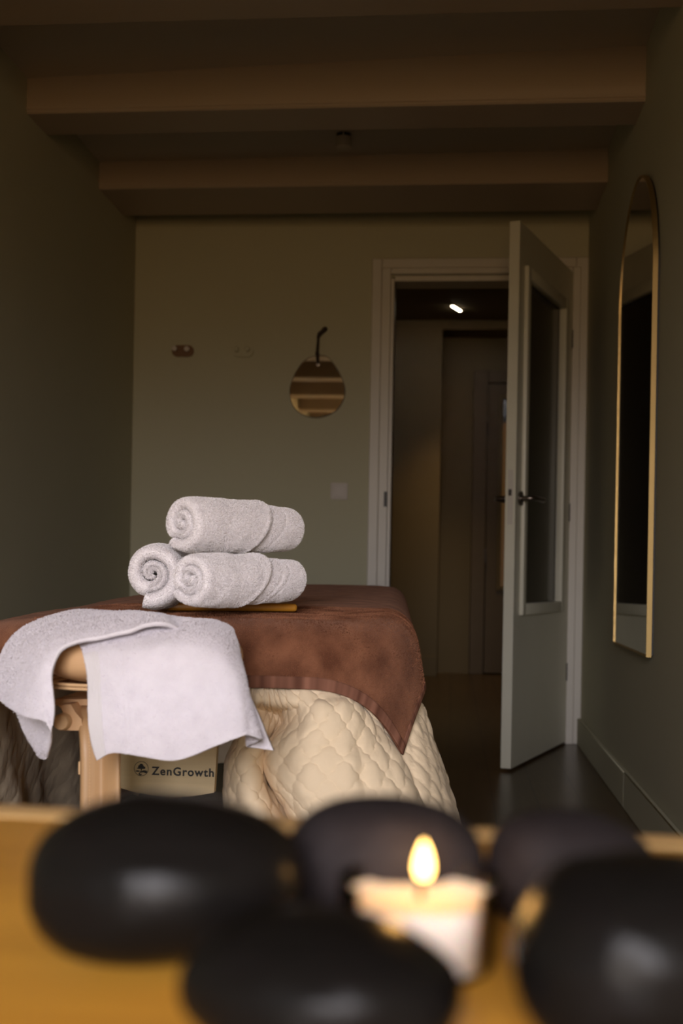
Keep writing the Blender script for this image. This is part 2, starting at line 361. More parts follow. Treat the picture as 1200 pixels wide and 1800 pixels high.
bm = bmesh.new(); bx(bm, -LW - .0012, -LW + .001, TH * .5 - .010, TH * .5 + .010, .90, 1.10, .0005, 1)
lp = fin('lock_plate', bm, M['trim'], door)
box('latch', -LW - .006, -LW, TH * .5 - .005, TH * .5 + .006, 1.005, 1.028, M['hinge'], lp, .001, 1)
for z in (1.722, .986, .308):
    bm = bmesh.new(); tube(bm, [(-.002, -.010, z - .042), (-.002, -.010, z + .042)], .010, 14); tube(bm, [(-.002, -.010, z - .052), (-.002, -.010, z + .052)], .005, 10)
    bx(bm, -.03, -.002, -.003, .001, z - .038, z + .038, .001, 1)
    fin('hinge', bm, M['hinge'], door)

# ------------------------------------------------------------------ hallway beyond
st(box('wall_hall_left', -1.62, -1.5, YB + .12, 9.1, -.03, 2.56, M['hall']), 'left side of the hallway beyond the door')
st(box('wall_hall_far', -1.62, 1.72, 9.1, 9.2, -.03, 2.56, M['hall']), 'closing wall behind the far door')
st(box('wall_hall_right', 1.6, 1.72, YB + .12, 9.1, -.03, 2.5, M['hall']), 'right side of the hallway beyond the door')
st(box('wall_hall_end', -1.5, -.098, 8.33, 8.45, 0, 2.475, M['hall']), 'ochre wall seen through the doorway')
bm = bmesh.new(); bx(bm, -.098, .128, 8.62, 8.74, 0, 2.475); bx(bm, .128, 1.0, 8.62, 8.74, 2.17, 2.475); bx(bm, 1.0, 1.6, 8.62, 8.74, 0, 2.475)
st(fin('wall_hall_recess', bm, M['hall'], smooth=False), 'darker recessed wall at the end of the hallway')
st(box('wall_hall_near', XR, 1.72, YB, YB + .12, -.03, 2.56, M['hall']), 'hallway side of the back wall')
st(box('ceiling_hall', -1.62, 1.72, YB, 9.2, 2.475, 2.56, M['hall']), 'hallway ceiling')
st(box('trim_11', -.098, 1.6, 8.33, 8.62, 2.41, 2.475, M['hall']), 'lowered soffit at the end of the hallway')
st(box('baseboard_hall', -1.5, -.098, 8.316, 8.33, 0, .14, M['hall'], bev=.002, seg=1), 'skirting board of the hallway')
d2 = st(empty('door_2', (.56, 8.60, 0)), 'dim far door with a glazed panel at the end of the hallway')
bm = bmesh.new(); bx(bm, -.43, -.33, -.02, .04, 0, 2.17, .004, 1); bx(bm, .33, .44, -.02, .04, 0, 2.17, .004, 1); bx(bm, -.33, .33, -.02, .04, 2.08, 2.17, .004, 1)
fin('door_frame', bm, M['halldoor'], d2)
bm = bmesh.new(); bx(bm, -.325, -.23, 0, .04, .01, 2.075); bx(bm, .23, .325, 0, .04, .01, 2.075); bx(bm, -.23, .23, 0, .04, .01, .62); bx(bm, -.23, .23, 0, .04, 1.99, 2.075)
fin('door_leaf', bm, M['halldoor'], d2, smooth=False)
bm = bmesh.new(); bx(bm, -.25, -.22, -.012, .004, .60, 2.0, .003, 1); bx(bm, .22, .25, -.012, .004, .60, 2.0, .003, 1); bx(bm, -.22, .22, -.012, .004, .60, .63, .003, 1); bx(bm, -.22, .22, -.012, .004, 1.97, 2.0, .003, 1)
fin('glazing_bead', bm, M['hall'], d2)
box('glass_panel', -.229, .229, .015, .022, .621, 1.80, M['glowglass'], d2); box('upper_glass_panel', -.229, .229, .015, .022, 1.80, 1.989, M['darkglass'], d2)
for z in (1.75, .85): box('hinge', -.334, -.326, -.028, -.018, z - .05, z + .05, M['hinge'], d2)
# slim lamp on the hallway ceiling
lamp = tag(empty('ceiling_lamp', (-.005, 7.93, 2.475)), 'small glowing slot lamp on the dark hallway ceiling', 'lamp')
a = math.radians(71)
bm = bmesh.new(); n = 12; R_, hl = .011, .075
pts = [(hl + R_ * math.cos(t), R_ * math.sin(t), 0) for t in np.linspace(-PI / 2, PI / 2, n)] + [(-hl + R_ * math.cos(t), R_ * math.sin(t), 0) for t in np.linspace(PI / 2, 3 * PI / 2, n)]
big = [(x * 1.25, y * 1.5, -.006) for x, y, z in pts]; prism(bm, big, (0, 0, .007)); o = fin('housing', bm, M['halldoor'], lamp); o.rotation_euler.z = a
bm = bmesh.new(); prism(bm, [(x, y, -.010) for x, y, z in pts], (0, 0, .0038)); o = fin('diffuser', bm, M['led'], lamp); o.rotation_euler.z = a
hl_ = bpy.data.lights.new('hall_lamp_light', 'SPOT'); ho = bpy.data.objects.new('hall_lamp_light', hl_); COL.objects.link(ho)
ho.parent = lamp; ho.location = (0, 0, -.03); hl_.energy = 34; hl_.color = (1, .66, .30); hl_.shadow_soft_size = .03; hl_.spot_size = math.radians(84); hl_.spot_blend = .7
ho.rotation_euler = (math.radians(-12), 0, 0)

# ------------------------------------------------------------------ things on the walls
# pebble shaped mirror
pm = [(560, 625), (538, 633), (521, 654), (511, 680), (511, 700), (518, 717), (533, 729), (553, 734), (573, 731), (592, 720), (603, 703), (606, 685), (600, 664), (588, 643), (576, 629)]
c = aY(558, 680, YB); ml = [aY(x, y, YB) - c for x, y in pm]
ring = cr(np.array([list(p) for p in ml] + [list(ml[0])]), np.linspace(0, len(ml), 90)[:-1])
wm = tag(empty('wall_mirror', (c.x, YB, c.z)), 'small frameless pebble shaped mirror hanging from a dark leather loop on the back wall', 'mirror')
bm = bmesh.new(); prism(bm, [(p[0], -.010, p[2]) for p in ring], (0, .006, 0)); fin('glass', bm, M['mirror'], wm, angle=30)
bm = bmesh.new(); prism(bm, [(p[0] * 1.02, -.0085, p[2] * 1.02) for p in ring], (0, .0085, 0)); fin('backing', bm, M['hinge'], wm, angle=30)
bm = bmesh.new(); k0 = aY(559, 640, YB) - c; k1 = aY(558, 622, YB) - c; k2 = aY(560, 592, YB) - c; k3 = aY(567, 584, YB) - c; k4 = aY(572, 579, YB) - c
tube(bm, [(k0.x - .003, -.012, k0.z), (k1.x - .004, -.014, k1.z), (k2.x - .002, -.012, k2.z)], .0035, 8); tube(bm, [(k0.x + .003, -.012, k0.z), (k1.x + .004, -.014, k1.z), (k2.x + .002, -.012, k2.z)], .0035, 8)
tube(bm, [(k1.x, -.012, k1.z - .012), (k1.x, -.013, k1.z), (k1.x, -.012, k1.z + .004)], [.006, .010, .006], 12)
tube(bm, [(k2.x - .004, -.012, k2.z - .01), (k2.x + .004, -.014, k2.z + .008), (k3.x, -.014, k3.z), (k4.x, -.012, k4.z), (k4.x + .006, -.012, k4.z + .006)], [.005, .010, .0095, .011, .006], 12)
fin('hanging_loop', bm, M['cord'], wm)
bm = bmesh.new(); lathe(bm, [(.0045, -.0125), (.008, -.0125), (.008, -.0095), (.0045, -.0095), (.0045, -.0125)], 20, (k0.x, 0, k0.z - .004), 'y'); fin('eyelet', bm, M['steel'], wm)
# two pill shaped hook plates
def hooks(px, py, w, m, mk, label, kx):
    c = aY(px, py, YB); o = tag(empty('coat_hook', (c.x, YB, c.z)), label, 'coat hook', 'pill shaped hook plates on the back wall')
    r = .025; h = w / 2 - r; n = 14
    P = [(h + r * math.cos(t), 0, r * math.sin(t)) for t in np.linspace(-PI / 2, PI / 2, n)] + [(-h + r * math.cos(t), 0, r * math.sin(t)) for t in np.linspace(PI / 2, 3 * PI / 2, n)]
    bm = bmesh.new(); prism(bm, P, (0, -.012, 0)); fin('back_plate', bm, m, o)
    for x, z in kx:
        bm = bmesh.new(); lathe(bm, [(0, -.036), (.009, -.036), (.0115, -.033), (.0115, -.027), (.006, -.022), (.005, -.012), (0, -.012)], 24, (x, 0, z), 'y'); fin('knob', bm, mk, o)
hooks(322, 617.5, .098, M['brownwood'], M['whiteplastic'], 'brown wooden pill shaped hook plate with two pale knobs', [(-.033, .007), (.022, .005)])
hooks(427, 618, .096, M['wall'], M['wall'], 'wall coloured pill shaped hook plate beside the brown one', [(-.024, .006), (.024, .006)])
# light switch
c = aY(596, 863.5, YB); sw = tag(empty('light_switch', (c.x, YB, c.z)), 'square white light switch between the pebble mirror and the door', 'light switch')
bm = bmesh.new(); bx(bm, -.037, .037, -.009, 0, -.037, .037, .004, 2); fin('frame', bm, M['whiteplastic'], sw)
bm = bmesh.new(); bx(bm, -.027, .027, -.0125, -.005, -.027, .027, .002, 2); bmesh.ops.rotate(bm, verts=bm.verts, cent=(0, -.008, 0), matrix=Matrix.Rotation(math.radians(3), 3, 'X')); fin('rocker', bm, M['whiteplastic'], sw)
# little cylinder on the ceiling
c = aZ(604, 236, ZC); sd = tag(empty('ceiling_spotlight', (c.x, c.y, ZC)), 'small white cylinder fitting with a dark slotted ring on the ceiling between the beams', 'ceiling light')
bm = bmesh.new(); lathe(bm, [(0, -.052), (.026, -.052), (.029, -.049), (.029, -.012), (0, -.012)], 36); fin('body', bm, M['ceil'], sd)
bm = bmesh.new(); lathe(bm, [(0, -.012), (.027, -.012), (.027, 0), (0, 0)], 36); fin('slot_ring', bm, M['black'], sd)
for k in range(5):
    a = 2 * PI * k / 5 - PI / 2 + .05; bm = bmesh.new(); bx(bm, .0245, .0285, -.002, .002, -.012, 0, M=Matrix.Rotation(a, 4, 'Z')); fin('rib', bm, M['ceil'], sd)
# arched mirror on the right wall
ym, hw, zb, zs = 3.69, .340, .497, 1.578
am = tag(empty('arched_mirror', (XR, ym, zb)), 'tall arched mirror in a thin gold frame on the right wall', 'mirror')
def arch(off): return [(ym * 0 + y, z) for y, z in [(-hw - off, -off), (hw + off, -off)] + [((hw + off) * math.cos(t), zs - zb + (hw + off) * math.sin(t)) for t in np.linspace(0, PI, 48)]]
A, B = arch(0), arch(-.005)
bm = bmesh.new(); n = len(A)
for xs in ((-.020, -.006),):
    q = [[bm.verts.new((x, y, z)) for y, z in pp] for x, pp in ((xs[0], A), (xs[0], B), (xs[1], B), (xs[1], A))]
    for a_, b_ in zip(q, q[1:] + q[:1]):
        for k in range(n): bm.faces.new((a_[k], a_[(k + 1) % n], b_[(k + 1) % n], b_[k]))
fin('frame', bm, M['gold'], am, angle=30)
bm = bmesh.new(); prism(bm, [(-.0165, y, z) for y, z in arch(-.0048)], (.005, 0, 0)); fin('glass', bm, M['mirror'], am, angle=30)
bm = bmesh.new(); prism(bm, [(-.0114, y, z) for y, z in arch(-.0052)], (.0113, 0, 0)); bmesh.ops.scale(bm, verts=bm.verts, vec=(1, 1, 1)); fin('backing', bm, M['black'], am, angle=30)

# ------------------------------------------------------------------ massage table
TF = Vector((-.050, 1.72, 0)); et = Vector((-.050, .998, 0)).normalized(); es = Vector((et.y, -et.x, 0))
TW, TL, ZT = .72, 1.88, .637
T0 = TF - es * (TW / 2)                                            # middle of the near edge, on the floor
tang = math.atan2(es.y, es.x)
def tt(s, t, z=0): return T0 + es * s + et * t + Vector((0, 0, z))
rise = .034
def ztop(s, t): return ZT + rise * np.clip(t / TL, 0, 1) - .022 * np.clip((-s - .12) / .22, 0, 1) ** 1.5
tb = tag(empty('massage_table', T0, tang), 'tan massage table under the brown towel, its headrest towards the camera', 'massage table')
bm = bmesh.new(); bx(bm, -TW / 2 + .05, TW / 2 - .05, .05, TL - .05, ZT - .075, ZT - .035, .015, 4)
fin('tabletop', bm, M['vinyl'], tb)
for s, t in ((-.255, .62), (.30, .62), (-.30, TL - .16), (.30, TL - .16)):
    bm = bmesh.new(); bx(bm, s - .022, s + .022, t - .022, t + .022, 0, ZT - .0752, .004, 2); fin('leg', bm, M['tablewood'], tb)
# headrest cushion, its bracket, strap and printed end panel (placed in the room, then handed to the table)
Ti = (Matrix.Translation(T0) @ Matrix.Rotation(tang, 4, 'Z')).inverted()
def own(o, p=None):
    o.parent = tb if p is None else p
    o.data.transform(Ti); return o
hc = aY(255, 1165, 1.505)
bm = bmesh.new(); n = 40
prof = []
def cushion(bm, w, d, z0, z1, c, ez=3.0):
    nu, nv = 64, 24; G = []
    for i in range(nv + 1):
        ph = -PI / 2 + PI * i / nv; cz = math.copysign(abs(math.sin(ph)) ** (2 / ez), math.sin(ph)); cr_ = abs(math.cos(ph)) ** (2 / ez)
        row = []
        for k in range(nu):
            th = 2 * PI * k / nu; cxx = math.copysign(abs(math.cos(th)) ** .62, math.cos(th)); cyy = math.copysign(abs(math.sin(th)) ** .62, math.sin(th))
            row.append(bm.verts.new((c.x + cxx * cr_ * w / 2, c.y + cyy * cr_ * d / 2, (z0 + z1) / 2 + cz * (z1 - z0) / 2)))
        G.append(row)
    for a, b in zip(G, G[1:]):
        for k in range(nu): bm.faces.new((a[k], a[(k + 1) % nu], b[(k + 1) % nu], b[k]))
    bmesh.ops.remove_doubles(bm, verts=bm.verts, dist=1e-5)
zb_ = .572
cushion(bm, .245, .20, zb_, .640, hc, 2.7); hr = own(fin('headrest', bm, M['vinyl'], angle=60)); tag(hr, 'tan padded headrest cushion')
bm = bmesh.new(); pts = []
for k in range(65):
    th = 2 * PI * k / 64; pts.append((hc.x + math.copysign(abs(math.cos(th)) ** .62, math.cos(th)) * .119, hc.y + math.copysign(abs(math.sin(th)) ** .62, math.sin(th)) * .097, zb_ + .004))
for z, o_ in ((-.0045, 1.0), (.0, 1.0)):
    tube(bm, [(x, y, q + z) for x, y, q in pts], .0020, 8)
own(fin('piping', bm, M['thread']), hr).matrix_parent_inverse = Matrix()
# bracket below the cushion
def P(x, y, Y): return aY(x, y, Y)
bm = bmesh.new()
prism(bm, [P(96, 1229, 1.50), P(160, 1229, 1.50), P(160, 1240, 1.50), P(96, 1240, 1.50)], (0, .10, 0))
arc = [P(118, 1238, 1.47), P(124, 1238, 1.47), P(132, 1252, 1.47), P(143, 1264, 1.47), P(146, 1284, 1.47), P(112, 1284, 1.47), P(109, 1268, 1.47), P(111, 1254, 1.47), P(108, 1246, 1.47), P(102, 1240, 1.47)]
prism(bm, arc, (0, .05, 0)); hb = own(fin('headrest_bracket', bm, M['vinyl'], angle=25))
bm = bmesh.new(); q = P(106, 1270, 1.455); lathe(bm, [(0, 0), (.009, 0), (.0105, .003), (.0105, .05), (0, .05)], 28, q, 'y'); own(fin('dowel', bm, M['thread']), hb)
bm = bmesh.new(); q = P(116, 1269, 1.466); lathe(bm, [(0, 0), (.003, 0), (.003, .006), (0, .006)], 16, q, 'y'); own(fin('screw', bm, M['ink']), hb)
# hanging strap of stitched vinyl
C = []
for y, xl, xr, Y in ((1226, 118, 165, 1.53), (1245, 128, 190, 1.50), (1270, 139, 206, 1.475), (1310, 143, 209, 1.462), (1360, 144, 209, 1.458), (1430, 143, 209, 1.455), (1520, 143, 209, 1.455), (1620, 143, 209, 1.455)):
    C.append([tuple(P(xl + (xr - xl) * f, y, Y + dy)) for f, dy in ((-.01, .030), (0, .006), (.06, 0), (.3, .004), (.55, .009), (.75, .004), (.94, 0), (1.0, .004), (1.0, .03))])
G = net(C, 90, 60); sg = sheets('strap', [G], M['strap'], thick=.004); own(sg); tag(sg, 'hanging tan strap with stitched edges')
for f in (.11, .88):
    bm = bmesh.new()
    col = G[:, int(round(60 * (0.0 + (1 + 1 + f * 6 - .06) / 8.0)))]
    arcl = np.concatenate([[0], np.cumsum(np.linalg.norm(np.diff(col, axis=0), axis=1))])
    for d in np.arange(.03, arcl[-1] - .01, .0042):
        p = [np.interp(d, arcl, col[:, k]) for k in range(3)]; q = [np.interp(d + .0028, arcl, col[:, k]) for k in range(3)]
        tube(bm, [(p[0], p[1] - .0022, p[2]), (q[0], q[1] - .0022, q[2])], .0007, 5)
    own(fin('stitching', bm, M['thread']), sg)
bm = bmesh.new(); p0, p1 = P(138, 1338, 1.47), P(146, 1362, 1.47); bx(bm, p0.x, p1.x, 1.468, 1.482, p1.z, p0.z, .001, 1); own(fin('strap_tab', bm, M['thread']), sg)
# printed end panel
YP = 1.70
bm = bmesh.new(); pts = [P(190, 1270, YP), P(190, 1376, YP)] + [P(x, y, YP) for x, y in ((208, 1384), (235, 1392), (270, 1398), (305, 1401), (340, 1399), (372, 1394), (376, 1393))] + [P(384, 1270, YP)]
prism(bm, pts, (0, .014, 0)); pn_ = own(fin('end_panel', bm, M['panel'], angle=30)); tag(pn_, 'tan end panel with the printed name')
def text(body, p, size, mat_, parent, name, rotz=0.0, off=.0):
    cu = bpy.data.curves.new(name, 'FONT'); cu.body = body; cu.size = size; cu.offset = off; cu.space_character = 1.16; cu.extrude = .0004
    t = bpy.data.objects.new(name, cu); COL.objects.link(t)
    dg = bpy.context.evaluated_depsgraph_get(); me = bpy.data.meshes.new_from_object(t.evaluated_get(dg))
    bpy.data.objects.remove(t)
    xs = [v.co.x for v in me.vertices]; wd = max(xs) - min(xs)
    me.transform(Matrix.Translation(p) @ Matrix.Rotation(rotz, 4, 'Z') @ Matrix.Rotation(PI / 2, 4, 'X'))
    return link(name, me, mat_), wd
pa, pb = P(267, 1361.5, YP), P(376, 1362.5, YP); want = (pb - pa).length
o, wd = text('ZenGrowth', pa, .02, M['ink'], None, 'lettering', off=.0003); bpy.data.objects.remove(o)
o, wd2 = text('ZenGrowth', pa + Vector((0, -.0008, 0)), .02 * want / wd, M['ink'], None, 'lettering', off=.0004)
own(o, pn_)
bm = bmesh.new(); lc = P(248.5, 1351, YP); R1 = 13.3 / 2100 * YP
def LP(x, y): return (lc.x + x * R1, lc.y - .0009, lc.z + y * R1)
ro = [LP(math.cos(t), math.sin(t)) for t in np.linspace(0, 2 * PI, 49)[:-1]]; ri = [LP(.93 * math.cos(t), .93 * math.sin(t)) for t in np.linspace(0, 2 * PI, 49)[:-1]]
a_ = [bm.verts.new(p) for p in ro]; b_ = [bm.verts.new(p) for p in ri]
for k in range(48): bm.faces.new((a_[k], a_[(k + 1) % 48], b_[(k + 1) % 48], b_[k]))
def blob(cx_, cy_, rx, ry, n=20, z=0.0): bm.faces.new([bm.verts.new(Vector(LP(cx_ + rx * math.cos(t), cy_ + ry * math.sin(t))) + Vector((0, -z, 0))) for t in np.linspace(0, 2 * PI, n + 1)[:-1]])
for i_, q in enumerate(((0, .50, .26, .16), (-.05, .34, .40, .16), (.06, .18, .52, .17), (-.02, .06, .60, .10), (0, -.12, .07, .22), (-.50, -.34, .30, .10), (.45, -.36, .38, .16), (.0, -.40, .22, .07), (.62, -.50, .2, .10), (-.05, -.78, .16, .08))): blob(*q, z=.00001 * i_)
pth = [(.30, -.50), (.0, -.52), (-.18, -.62), (-.16, -.76), (.02, -.82), (.0, -.92), (-.28, -.86), (-.36, -.70), (-.28, -.54), (.0, -.44)]
bm.faces.new([bm.verts.new(Vector(LP(x, y)) + Vector((0, -.00012, 0))) for x, y in pth])
own(fin('logo', bm, M['ink'], smooth=False), pn_)

# ------------------------------------------------------------------ cloth over the table
def drape(a, b, off=0.0, r=.050, Rc=.15, fl=math.radians(10), flv=None):
    """cloth coordinate (a across, b along; metres) laid over the table edge"""
    hw_ = TW / 2 - Rc; a = np.asarray(a, float); b = np.asarray(b, float)
    ea = np.sign(a) * np.maximum(np.abs(a) - hw_, 0); eb = np.where(b < Rc, b - Rc, np.where(b > TL - Rc, b - TL + Rc, 0))
    e_ = np.hypot(ea, eb) + 1e-9; dx, dy = ea / e_, eb / e_
    flat = Rc - r; th_ = np.clip((e_ - flat) / r, 0, None); tm = PI / 2 - fl; arc = np.minimum(th_, tm); rest = np.maximum(e_ - flat - r * tm, 0)
    out = np.minimum(e_, flat) + (r + off) * np.sin(arc) + rest * np.sin(fl); dn = (r + off) * (1 - np.cos(arc)) + rest * np.cos(fl)
    s = np.clip(a, -hw_, hw_) + dx * out; t = np.clip(b, Rc, TL - Rc) + dy * out
    z = ztop(np.clip(s, -TW / 2, TW / 2), t) + off - dn
    p = np.array(T0)[None, None, :] + s[..., None] * np.array(es) + t[..., None] * np.array(et); p[..., 2] = z
    return p
# brown bath towel spread over the top
AF, AR, ALF = .066, .080, .07                                      # overhang at the front, right, left
aa = np.linspace(-TW / 2 - ALF, TW / 2 + AR, 240); bb = np.linspace(-AF, TL + .08, 420)
A_, B_ = np.meshgrid(aa, bb)
G = drape(A_, B_, .006)
N_ = normals(G); G = G - N_ * 0
wr = pn(np.stack([A_, B_ * .5, A_ * 0], -1), 7.0, 3.1) * .0035 + pn(np.stack([A_, B_, A_ * 0], -1), 28, 9.0) * .0009
G[..., 2] += wr
br = sheets('bath_towel', [G], M['brown'], uvs=[(B_, A_)], thick=.005)
tag(br, 'large brown terry towel spread over the massage table, one corner hanging at the front right', 'towel')
hb_ = []
for side in ('front', 'right'):
    if side == 'front': k1, k2 = np.meshgrid(aa, np.linspace(-AF - .001, -AF + .0165, 8))
    else: k2, k1 = np.meshgrid(np.linspace(-AF, TL + .08, 420), np.linspace(TW / 2 + AR - .008, TW / 2 + AR + .001, 6))
    H_ = drape(k1, k2, .0092); H_[..., 2] += pn(np.stack([k1, k2 * .5, k1 * 0], -1), 7.0, 3.1) * .0035
    hb_.append((H_, (k2, k1) if side == 'front' else (k1, k2)))
sheets('hem_band', [h[0] for h in hb_], M['brownhem'], br, uvs=[h[1] for h in hb_], thick=.002)

loops(br, [G[:110, 60:]], 90000, .0016, 9, M['brownpile'], .0024)

# cream quilted bedspread below it
def quilted(G, uv, cell=.047, amp=.0046, sgn=1.0):
    U, V_ = uv
    q1 = (V_ + U) / cell; q2 = (V_ - U) / cell
    q1 = q1 + .035 * np.sin(2 * PI * q2 * 2); q2 = q2 + .035 * np.sin(2 * PI * q1 * 2)
    puff = (np.abs(np.sin(PI * q1)) * np.abs(np.sin(PI * q2))) ** .27
    N = normals(G) * sgn
    w_ = pn(np.stack([U, V_, U * 0], -1), 16, 4.0) * .004 + pn(np.stack([U, V_, U * 0], -1), 45, 7.0) * .0016
    return G + N * (puff * amp + w_)[..., None]
rows = [
 (1165, (446, 449, 454, 460, 468, 480, 520, 580, 640, 700, 733, 738), (1.74, 1.73, 1.72, 1.72, 1.72, 1.72, 1.715, 1.715, 1.72, 1.725, 1.76, 1.86)),
 (1200, (442, 446, 452, 460, 470, 484, 524, 585, 644, 702, 740, 746), (1.75, 1.72, 1.70, 1.70, 1.71, 1.70, 1.690, 1.690, 1.695, 1.70, 1.745, 1.85)),
 (1232, (440, 444, 450, 462, 480, 502, 542, 600, 650, 706, 750, 756), (1.76, 1.715, 1.68, 1.685, 1.70, 1.68, 1.665, 1.67, 1.675, 1.69, 1.74, 1.85)),
 (1248, (436, 440, 448, 466, 492, 512, 548, 606, 656, 711, 754, 760), (1.79, 1.74, 1.72, 1.74, 1.755, 1.70, 1.655, 1.655, 1.665, 1.68, 1.74, 1.86)),
 (1275, (426, 432, 443, 462, 492, 510, 545, 606, 660, 716, 761, 766), (1.81, 1.735, 1.70, 1.72, 1.775, 1.71, 1.65, 1.648, 1.66, 1.675, 1.74, 1.87)),
 (1308, (413, 420, 438, 456, 471, 484, 532, 600, 660, 722, 769, 773), (1.82, 1.73, 1.68, 1.70, 1.78, 1.69, 1.642, 1.64, 1.65, 1.67, 1.74, 1.88)),
 (1340, (400, 408, 430, 452, 464, 469, 525, 595, 660, 730, 778, 782), (1.84, 1.72, 1.665, 1.69, 1.79, 1.69, 1.635, 1.63, 1.64, 1.66, 1.74, 1.90)),
 (1380, (397, 404, 430, 456, 476, 482, 530, 595, 665, 738, 789, 792), (1.84, 1.72, 1.655, 1.68, 1.79, 1.68, 1.625, 1.62, 1.63, 1.65, 1.74, 1.92)),
 (1420, (398, 408, 438, 468, 500, 508, 545, 600, 670, 745, 800, 803), (1.84, 1.72, 1.65, 1.67, 1.78, 1.67, 1.62, 1.615, 1.625, 1.645, 1.74, 1.93)),
 (1480, (405, 415, 450, 485, 525, 535, 565, 610, 675, 755, 816, 819), (1.84, 1.71, 1.64, 1.66, 1.77, 1.66, 1.61, 1.61, 1.62, 1.64, 1.74, 1.95)),
 (1620, (415, 425, 465, 505, 550, 565, 590, 628, 688, 775, 852, 856), (1.84, 1.70, 1.63, 1.65, 1.76, 1.65, 1.60, 1.60, 1.61, 1.635, 1.74, 1.97)),
 (1780, (420, 432, 478, 522, 570, 590, 610, 642, 700, 795, 892, 898), (1.84, 1.70, 1.62, 1.64, 1.75, 1.64, 1.59, 1.59, 1.60, 1.63, 1.74, 2.0))]
C = [[tuple(P(x, y, Y)) for x, Y in zip(xs, Ys)] for y, xs, Ys in rows]
G1 = net(C, 260, 300)
U1 = arcs(G1); uv1 = (U1[0], (G1[..., 0] + .3) * 1.08 + .0)
uv1 = (np.repeat(np.cumsum(np.concatenate([[0], np.linalg.norm(np.diff(G1[:, 190], axis=0), axis=1)]))[:, None], 300, 1), np.repeat(np.cumsum(np.concatenate([[0], np.linalg.norm(np.diff(G1[150], axis=0), axis=1)]))[None, :], 260, 0))
sg1 = -1.0 if normals(G1)[130, 200][1] > 0 else 1.0
def under(G, gap=.014):
    """keep the bedspread just behind the hanging edge of the brown towel"""
    r, Rc, fl, hw_ = .05, .15, math.radians(10), TW / 2 - .15
    d = G - np.array(T0); s = d[..., 0] * es.x + d[..., 1] * es.y; t = d[..., 0] * et.x + d[..., 1] * et.y
    ex = np.sign(s) * np.maximum(np.abs(s) - hw_, 0); ey = np.minimum(t - Rc, 0); ep = np.hypot(ex, ey) + 1e-9; dx, dy = ex / ep, ey / ep
    ec = np.minimum((AF + Rc) / (np.abs(dy) + 1e-6), (AR + .15) / (np.abs(dx) + 1e-6)); flat = Rc - r; tm = PI / 2 - fl
    hem = r * (1 - math.cos(tm)) + np.maximum(ec - flat - r * tm, 0) * math.cos(fl)
    dn = ztop(np.clip(s, -TW / 2, TW / 2), np.clip(t, 0, TL)) + .006 - G[..., 2]
    cosv = np.clip(1 - dn / r, math.cos(tm), 1); lim = flat + r * np.sqrt(np.clip(1 - cosv ** 2, 0, 1)) + np.maximum(dn - r * (1 - math.cos(tm)), 0) * math.tan(fl)
    lim = lim - gap + np.clip((dn - hem - .004) * 4, 0, 1)
    mv = np.minimum(lim - ep, 0)
    for i in range(1, len(mv)):                                    # ease out below the hem instead of stepping
        mv[i] = np.minimum(mv[i], mv[i - 1] * .990)
    for _ in range(10): mv = np.minimum(mv, (np.roll(mv, 1, 1) + np.roll(mv, -1, 1) + 2 * mv) / 4)
    G = G.copy(); G[..., 0] += mv * (dx * es.x + dy * et.x); G[..., 1] += mv * (dx * es.y + dy * et.y)
    return G
G1 = under(G1)
tc1 = np.linspace(0, 11, G1.shape[1])[None, :]; tr1 = np.clip((np.linspace(0, 11, G1.shape[0])[:, None] - 3.2) / 3, 0, 1)
fold = tr1 * (.007 * np.exp(-((tc1 - 7.25) / .28) ** 2) - .010 * np.exp(-((tc1 - 7.72) / .20) ** 2) + .006 * np.exp(-((tc1 - 8.15) / .25) ** 2) - .006 * np.exp(-((tc1 - 8.75) / .18) ** 2))
G1 = G1 + normals(G1) * sg1 * (fold * .45)[..., None]
G1 = quilted(G1, uv1, sgn=sg1)
# right side and far end
aa2 = np.linspace(TW / 2 - .06, TW / 2 + .58, 170); bb2 = np.linspace(.10, TL - .02, 260)
A2, B2 = np.meshgrid(aa2, bb2); 
G2 = drape(A2, B2, -.014, fl=math.radians(7)); k = np.clip((A2 - TW / 2) / .5, 0, 1)
G2 = G2 + (k * (.020 * np.sin(B2 * 13) + .012 * np.sin(B2 * 29 + 1)))[..., None] * np.array(es)
G2 = quilted(G2, (A2, B2), sgn=1.0 if normals(G2)[100, 120][0] > 0 else -1.0)
# left side, hanging in slanting folds; its inner face shows under the table
A5, B5 = np.meshgrid(np.linspace(-TW / 2 - .57, -TW / 2 + .06, 170), np.linspace(.06, TL - .02, 340))
G5 = drape(A5, B5, -.012, fl=math.radians(7)); k = np.clip((-A5 - TW / 2) / .35, 0, 1)
dg = B5 * 1.0 + (A5 + TW / 2) * .9
G5 = G5 + (k * (.020 * np.sin(dg * 9 + .6) + .004 * np.sin(dg * 31 + 1.5)))[..., None] * np.array(es)
G5 = quilted(G5, (A5, B5 * .6), cell=.085, amp=.0028)
# far end, hanging behind the legs
A7, B7 = np.meshgrid(np.linspace(-TW / 2 + .02, TW / 2 - .02, 120), np.linspace(TL - .06, TL + .52, 120))
G7 = drape(A7, B7, -.012, fl=math.radians(4)); G7 = G7 + (np.clip((B7 - TL) / .3, 0, 1) * .018 * np.sin(A7 * 23))[..., None] * np.array(et)
G7 = quilted(G7, (A7, B7))
# flat part over the top, closing the sheet
A6, B6 = np.meshgrid(np.linspace(-TW / 2 + .03, TW / 2 - .03, 30), np.linspace(.02, TL - .02, 60)); G6 = drape(A6, B6, -.010)
ql = sheets('bedspread', [G1, G2, G5, G7, G6], M['quilt'], uvs=[uv1, (A2, B2), (A5, B5), (A7, B7), (A6, B6)], thick=.003)
tag(ql, 'cream diamond quilted bedspread hanging from the massage table under the brown towel', 'bedspread')

